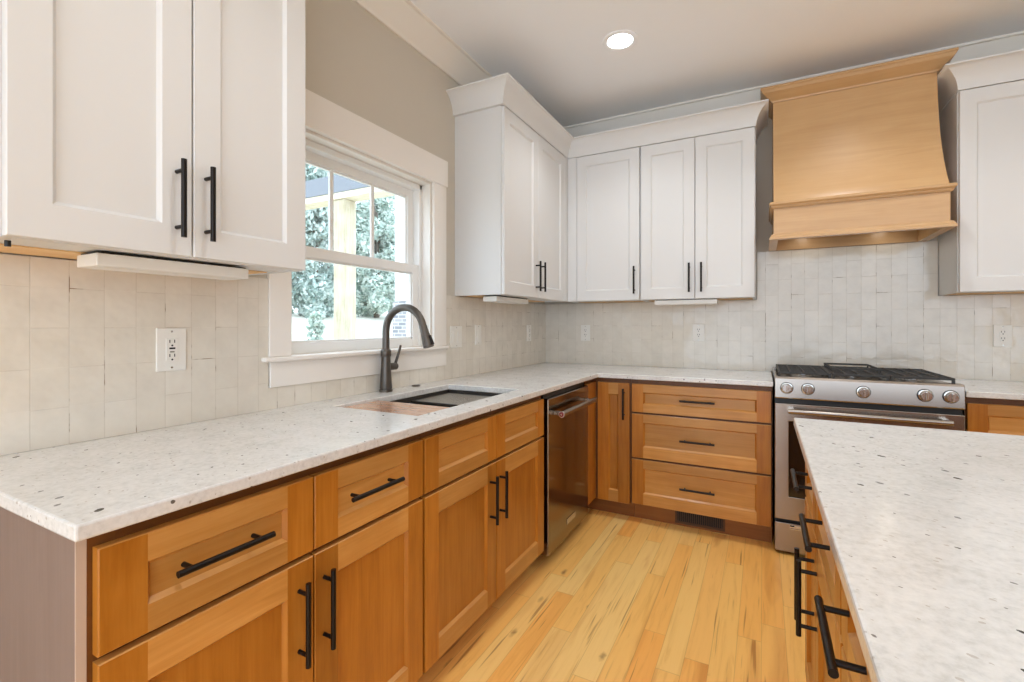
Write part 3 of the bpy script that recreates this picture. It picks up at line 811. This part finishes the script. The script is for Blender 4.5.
# ------------------------------------------------------------------ sink and tap
s_ = thing('sink', (0.355, -1.93, 0.68), 'dark undermount workstation sink set in the worktop under the window', 'sink')
sx0, sx1, sy0, sy1, sz = 0.150, 0.561, -2.305, -1.555, 0.680
m = MB(); t = 0.010
m.box(sx0-t, sx1+t, sy0-t, sy1+t, sz-t, sz)
m.box(sx0-t, sx0, sy0-t, sy1+t, sz, 0.8865); m.box(sx1, sx1+t, sy0-t, sy1+t, sz, 0.8865)
m.box(sx0, sx1, sy0-t, sy0, sz, 0.8865); m.box(sx0, sx1, sy1, sy1+t, sz, 0.8865)
m.box(sx0, sx0+.012, sy0, sy1, 0.840, 0.862); m.box(sx1-.012, sx1, sy0, sy1, 0.840, 0.862)
m.build('basin', granite_dark, s_)
MB().lathe([(0.0, 0), (0.045, 0), (0.04, 0.004), (0.0, 0.002)], (0.355, -1.93, sz+.0005)).build('drain', silver, s_, smooth=True)
tag(MB().box(0.157, 0.554, -2.296, -2.068, 0.8625, 0.904).build('cutting_board', board_wood, bevel=0.003),
    'polished wooden cutting board lying across the near end of the sink', 'cutting board')
r = thing('drying_tray', (0.355, -1.72, 0.862), 'grey slatted drying tray resting on the ledge at the far end of the sink', 'tray')
m = MB(); m.box(0.153, 0.165, -1.855, -1.562, 0.8625, 0.872); m.box(0.546, 0.558, -1.855, -1.562, 0.8625, 0.872)
m.box(.165, .546, -1.855, -1.845, .8625, .872); m.box(.165, .546, -1.572, -1.562, .8625, .872); m.build('rim', granite_dark, r, 0.001)
m = MB(); k = -1.843
while k < -1.575: m.box(0.165, 0.546, k, k+0.0095, 0.864, 0.871); k += 0.0105
m.build('slat', tray_grey, r)

fx, fy = 0.055, -1.912
p = thing('faucet', (fx, fy, CT), 'bronze pull-down gooseneck kitchen faucet standing behind the sink', 'faucet')
MB().lathe([(0.0, 0), (0.030, 0), (0.030, 0.010), (0.027, 0.012), (0.0285, 0.018), (0.0255, 0.06), (0.0215, 0.12), (0.0205, 0.160), (0.0235, 0.164), (0.0235, 0.188), (0.019, 0.194), (0.0, 0.194)],
           (fx, fy, CT+0.0005)).build('base', bronze, p, smooth=True)
R = 0.108; zc = 1.190
pts = [(fx, fy, 1.105), (fx, fy, 1.15)]
for k in range(0, 17):
    a = math.pi-math.radians(166)*k/16
    pts.append((fx+R+R*math.cos(a), fy, zc+R*math.sin(a)))
rad = [0.0165]*len(pts)
MB().tube(pts, rad, 20).build('spout', bronze, p, smooth=True)
e = Vector(pts[-1]); dr = (Vector(pts[-1])-Vector(pts[-2])).normalized()
m = MB()
q = [e+dr*t for t in (0.0, 0.004, 0.030, 0.075, 0.098)]
m.tube(q, [0.0165, 0.0178, 0.0182, 0.0225, 0.0235], 22)
sp = m.build('spray_head', bronze, p, smooth=True)
c0 = e+dr*0.072+Vector((0.022, 0, 0.006)); 
m = MB(); m.cyl(e+dr*0.050+Vector((0.0195, 0, 0.004)), e+dr*0.090+Vector((0.0245, 0, 0.004)), 0.0075, seg=14); m.build('spray_button', black_metal, sp, smooth=True)
m = MB(); m.cyl((fx, fy+0.018, 1.026), (fx, fy+0.066, 1.026), 0.0165, seg=22); m.cyl((fx, fy+0.066, 1.026), (fx, fy+0.072, 1.026), 0.0165, 0.012, seg=22)
m.tube([(fx, fy+0.058, 1.026), (fx, fy+0.068, 1.048), (fx, fy+0.085, 1.085), (fx, fy+0.100, 1.122)], [0.0075, 0.007, 0.006, 0.0055], 12)
m.build('lever_handle', bronze, p, smooth=True)
tag(MB().lathe([(0.0, 0), (0.022, 0), (0.022, 0.003), (0.018, 0.0055), (0.0, 0.006)], (0.050, -1.693, CT+0.0003)).build('sink_hole_cover', bronze, smooth=True),
    'small round bronze cover on the worktop right of the faucet', 'hole cover')

# ------------------------------------------------------------------ outlets and switches
def plate(T, u0, u1, z0, z1, label, kind, d=0.0133, group=None):
    w, hh = u1-u0, z1-z0; uc, zc = (u0+u1)/2, (z0+z1)/2
    c = thing({'switch': 'light_switch', 'blank': 'light_switch'}.get(kind, 'wall_outlet'), T(uc, d, z0), label, 'switch' if kind in ('switch', 'blank') else 'outlet', group)
    MB(T).box(u0, u1, d, d+0.006, z0, z1).build('cover_plate', plastic, c, 0.002)
    for sz_ in (-1, 1):
        m = MB(T); m.cyl((uc, d+.006, zc+sz_*hh*0.42), (uc, d+.0068, zc+sz_*hh*0.42), 0.003, seg=12); m.build('screw', silver, c, smooth=True)
    def receptacle(cu, cz, s=1.0):
        m = MB(T)
        for q in (-0.0065, 0.0065): m.box(cu+q*s-.0012, cu+q*s+.0012, d+.0082, d+.0086, cz, cz+.009*s)
        m.cyl((cu, d+.0082, cz-.008*s), (cu, d+.0086, cz-.008*s), 0.0027*s, seg=12)
        m.build('slots', slot_dark, c)
    if kind == 'gfci':
        MB(T).box(uc-.0165, uc+.0165, d+.006, d+.0082, zc-.0335, zc+.0335).build('receptacle', plastic, c, 0.001)
        receptacle(uc, zc+.020); receptacle(uc, zc-.022)
        m = MB(T); m.box(uc-.008, uc+.008, d+.0082, d+.0092, zc+.001, zc+.006); m.build('test_button', slot_dark, c)
        m = MB(T); m.box(uc-.006, uc+.006, d+.0082, d+.009, zc-.009, zc-.005); m.build('reset_button', tray_grey, c)
    elif kind == 'outlet':
        MB(T).box(uc-.0165, uc+.0165, d+.006, d+.0082, zc-.0335, zc+.0335).build('receptacle', plastic, c, 0.001)
        receptacle(uc, zc+.019); receptacle(uc, zc-.017)
    elif kind == 'switch':
        n = 2 if w > 0.1 else 1
        for k in range(n):
            cu = uc+(k-(n-1)/2)*0.046
            MB(T).box(cu-.0165, cu+.0165, d+.006, d+.0095, zc-.0335, zc+.0335).build('rocker', plastic, c, 0.0015)
    return c
plate(TL, -2.825, -2.744, 1.082, 1.210, 'white outlet plate with test buttons on the left wall under the near cabinet', 'gfci')
plate(TL, -1.351, -1.236, 1.089, 1.213, 'wide white double switch plate beside the window frame', 'switch')
plate(TL, -1.089, -1.019, 1.097, 1.219, 'narrow white switch plate between the double switch and the corner outlet', 'switch')
plate(TL, -0.366, -0.296, 1.097, 1.219, 'white outlet on the left wall closest to the corner', 'outlet')
plate(TB, 0.317, 0.392, 1.096, 1.218, 'white outlet on the back wall closest to the corner', 'outlet')
plate(TB, 1.145, 1.221, 1.105, 1.225, 'white outlet on the back wall left of the range', 'outlet')
plate(TB, 2.701, 2.777, 1.099, 1.219, 'white outlet on the back wall right of the range', 'outlet')

# ------------------------------------------------------------------ recessed ceiling lights
def can(x, y, label):
    c = thing('recessed_light', (x, y, CEIL), label, 'ceiling light')
    m = MB(); seg = 40; R0, R1, R2 = 0.098, 0.092, 0.068
    V = []
    for r_, z in ((R0, CEIL-0.0003), (R0-.002, CEIL-0.005), (R1-.006, CEIL-0.007), (R2, CEIL-0.003), (R2, CEIL-0.0003)):
        V += [(x+r_*math.cos(2*math.pi*k/seg), y+r_*math.sin(2*math.pi*k/seg), z) for k in range(seg)]
    m.add(V, [(i*seg+k, i*seg+(k+1) % seg, (i+1)*seg+(k+1) % seg, (i+1)*seg+k) for i in range(4) for k in range(seg)], 0, .5)
    m.build('trim_ring', ceil_paint, c, smooth=True)
    MB().lathe([(0.0, 0), (R2-.001, 0), (R2-.001, 0.002), (0.0, 0.002)], (x, y, CEIL-0.0042)).build('lens', can_lens, c, smooth=True)
    ld = bpy.data.lights.new('lamp', 'SPOT'); ld.energy = CAN_WATTS; ld.color = CAN_COLOR; ld.spot_size = math.radians(128); ld.spot_blend = 0.75
    ld.shadow_soft_size = 0.06
    lo = bpy.data.objects.new('lamp', ld); COL.objects.link(lo); lo.parent = c; lo.location = (0, 0, -0.02)
can(0.893, -1.000, 'lit round recessed ceiling light above the aisle in front of the back cabinets')
can(2.05, -1.02, 'lit round recessed ceiling light in front of the hood')
can(3.25, -1.15, 'lit round recessed ceiling light right of the hood')
can(1.15, -2.75, 'lit round recessed ceiling light above the sink aisle')
can(3.3, -3.5, 'lit round recessed ceiling light above the near end of the island')
can(1.2, -4.7, 'lit round recessed ceiling light behind the camera on the left')
can(3.4, -4.9, 'lit round recessed ceiling light behind the camera on the right')

# ------------------------------------------------------------------ outside the window
lawn_mat = plain('glare washed lawn ground', srgb(225, 220, 205), 0.9, mottle=0.15)  # overexposed white of the sunlit lawn painted into the ground colour
pine = wood('pine post', 'z', srgb(198, 188, 164), srgb(170, 154, 122), srgb(214, 206, 186), rough=0.7, coat=0.0)
pine_x = wood('pine beam', 'x', srgb(226, 216, 190), srgb(196, 176, 138), srgb(240, 234, 216), rough=0.7, coat=0.0)
fascia = plain('blue grey fascia', srgb(132, 136, 144), 0.6)
siding = plain('white siding', srgb(240, 240, 240), 0.6)
def leafm(name, a, b):
    m = NT(name); n = m.noise(m.pos(), 3.0, 3)
    at = m.n('ShaderNodeAttribute', attribute_name='tone')
    m.p(color=m.mix(at.outputs['Fac'], a, b), rough=0.6); return m.m
leaf_a = leafm('glare washed blue green leaves', srgb(142, 164, 156), srgb(224, 232, 226))  # outdoor glare painted into both leaf materials as paler tones
leaf_b = leafm('glare washed green leaves', srgb(150, 172, 160), srgb(230, 236, 226))
bark = plain('bark', srgb(120, 108, 96), 0.9, mottle=0.2)
def m_brick():
    m = NT('grey brick'); x = m.xyz(m.pos())
    br = m.n('ShaderNodeTexBrick'); m.set(br.inputs['Vector'], m.comb(m.math('ADD', x[0], x[1]), x[2]))
    br.inputs['Scale'].default_value = 1.0; br.inputs['Brick Width'].default_value = 0.2; br.inputs['Row Height'].default_value = 0.075
    br.inputs['Mortar Size'].default_value = 0.008
    br.inputs['Color1'].default_value = srgb(176, 172, 172); br.inputs['Color2'].default_value = srgb(130, 132, 140); br.inputs['Mortar'].default_value = srgb(215, 213, 210)
    m.p(color=br.outputs['Color'], rough=0.85); return m.m
brick = m_brick()
# rising ground
m = MB(); gx = [-0.16, -3.4, -6.0, -9.0, -11.8, -30.0]; gz = [-0.25, -0.25, 0.30, 0.95, 1.50, 2.4]
V = []; 
for x, z in zip(gx, gz): V += [(x, -14.0, z), (x, 22.0, z)]
for x in gx: V += [(x, -14.0, -0.6), (x, 22.0, -0.6)]
n = len(gx)
Fc = [(2*i, 2*i+1, 2*i+3, 2*i+2) for i in range(n-1)]+[(2*n+2*i, 2*n+2*i+2, 2*n+2*i+3, 2*n+2*i+1) for i in range(n-1)]
Fc += [(0, 2*n, 2*n+1, 1), (2*n-2, 2*n-1, 4*n-1, 4*n-2)]
Fc += [tuple([2*i for i in range(n)]+[2*n+2*i for i in reversed(range(n))]), tuple([2*i+1 for i in reversed(range(n))]+[2*n+2*i+1 for i in range(n)])]
m.add(V, Fc, 0, .5); structure(m.build('ground', lawn_mat))
tag(MB().box(-3.040, -2.855, 0.519, 0.705, -0.249, 2.735).build('porch_post', pine, bevel=0.006), 'thick pale pine porch post seen through the window', 'post')
b = thing('porch_beam', (-5.0, 0.6, 2.74), 'blue grey porch beam with pine underside running over the post', 'beam')
MB().box(-9.0, -0.2, 0.50, 0.71, 2.738, 2.815).build('header', pine_x, b, 0.004)
MB().box(-9.0, -0.2, 0.49, 0.72, 2.8155, 3.03).build('fascia', fascia, b, 0.004)
w = thing('house_wing', (-3.2, 5.5, -0.25), 'white house wall on a grey brick base seen through the right of the window', 'house')
MB().box(-5.15, -0.9, 3.9, 7.5, -0.24, 1.69).build('brick_base', brick, w)
m = MB()
zq = 1.70
while zq < 3.9:
    m.box(-5.12, -0.93, 3.93, 7.47, zq, zq+0.172)
    zq += 0.175
m.build('siding', siding, w, 0.004)

def tree(x, y, z, hgt, rad, n, mat, label, name='tree', cat='tree', trunk=0.12, low=0.25):
    t = thing(name, (x, y, z), label, cat)
    m = MB(); m.tube([(x, y, z-0.1), (x+.05, y, z+hgt*.35), (x-.04, y+.05, z+hgt*.75)], [trunk, trunk*.8, trunk*.35], 10)
    for k in range(6):
        a = k*1.05; r_ = rad*0.55; h0 = hgt*(0.28+0.08*k)
        m.tube([(x, y, z+h0), (x+r_*.5*math.cos(a), y+r_*.5*math.sin(a), z+h0+hgt*.10), (x+r_*math.cos(a), y+r_*math.sin(a), z+h0+hgt*.15)], [trunk*.4, trunk*.28, trunk*.1], 7)
    m.build('trunk', bark, t, smooth=True)
    m = MB(); rnd = random.Random(int(x*31+y*17))
    clumps = []
    for k in range(44):
        a = rnd.random()*6.283; hh = low+(1-low)*rnd.random(); rr = (rad*0.66)*(1.0 if (hh-low)/(1-low) < 0.6 else 1.9-1.5*(hh-low)/(1-low))*rnd.random()**.5
        clumps.append((x+rr*math.cos(a), y+rr*math.sin(a), z+hh*hgt, rad*(0.20+0.16*rnd.random())))
    for k in range(n):
        cx_, cy_, cz_, cr = clumps[k % len(clumps)]
        d = Vector((rnd.gauss(0, 1), rnd.gauss(0, 1), rnd.gauss(0, 1))).normalized()*cr*(0.6+0.4*rnd.random())
        c_ = Vector((cx_, cy_, cz_))+d
        s = (0.045+0.05*rnd.random())*(1.0 if rad > 1 else 0.6)
        u_ = Vector((rnd.gauss(0, 1), rnd.gauss(0, 1), rnd.gauss(0, 1))).normalized(); v_ = u_.orthogonal().normalized()
        tn = rnd.random()
        m.add([tuple(c_-u_*s*1.5), tuple(c_+v_*s*.7), tuple(c_+u_*s*1.5), tuple(c_-v_*s*.7)], [(0, 1, 2, 3)], 0, tn)
    m.build('foliage', mat, t)
    return t
tree(-12.0, 7.6, 1.5, 5.4, 1.45, 17000, leaf_a, 'leafy green tree left of the porch post through the window', low=0.0)
tree(-12.0, 10.55, 1.5, 5.6, 1.45, 17000, leaf_b, 'leafy green tree right of the porch post through the window', low=0.0)
tree(-12.0, 13.5, 1.5, 5.2, 1.40, 6000, leaf_a, 'leafy green tree mostly hidden behind the white house wall outside', low=0.0)
tree(-12.0, 4.65, 1.5, 5.4, 1.45, 4000, leaf_b, 'leafy tree outside hidden mostly by the near wall cabinet', low=0.0)
tree(-15.6, 8.0, 1.75, 7.0, 1.55, 9000, leaf_b, 'taller leafy tree in the back row left of the porch post', low=0.0)
tree(-15.6, 11.2, 1.75, 7.2, 1.55, 9000, leaf_a, 'taller leafy tree in the back row behind the porch post', low=0.0)
tree(-15.6, 14.4, 1.75, 7.0, 1.55, 9000, leaf_b, 'taller leafy tree in the back row beside the white house wall', low=0.0)
tree(-7.0, 3.54, 0.52, 0.95, 0.22, 500, leaf_b, 'small young shrub on the pale ground left of the porch post', 'shrub', 'shrub', trunk=0.02, low=0.2)
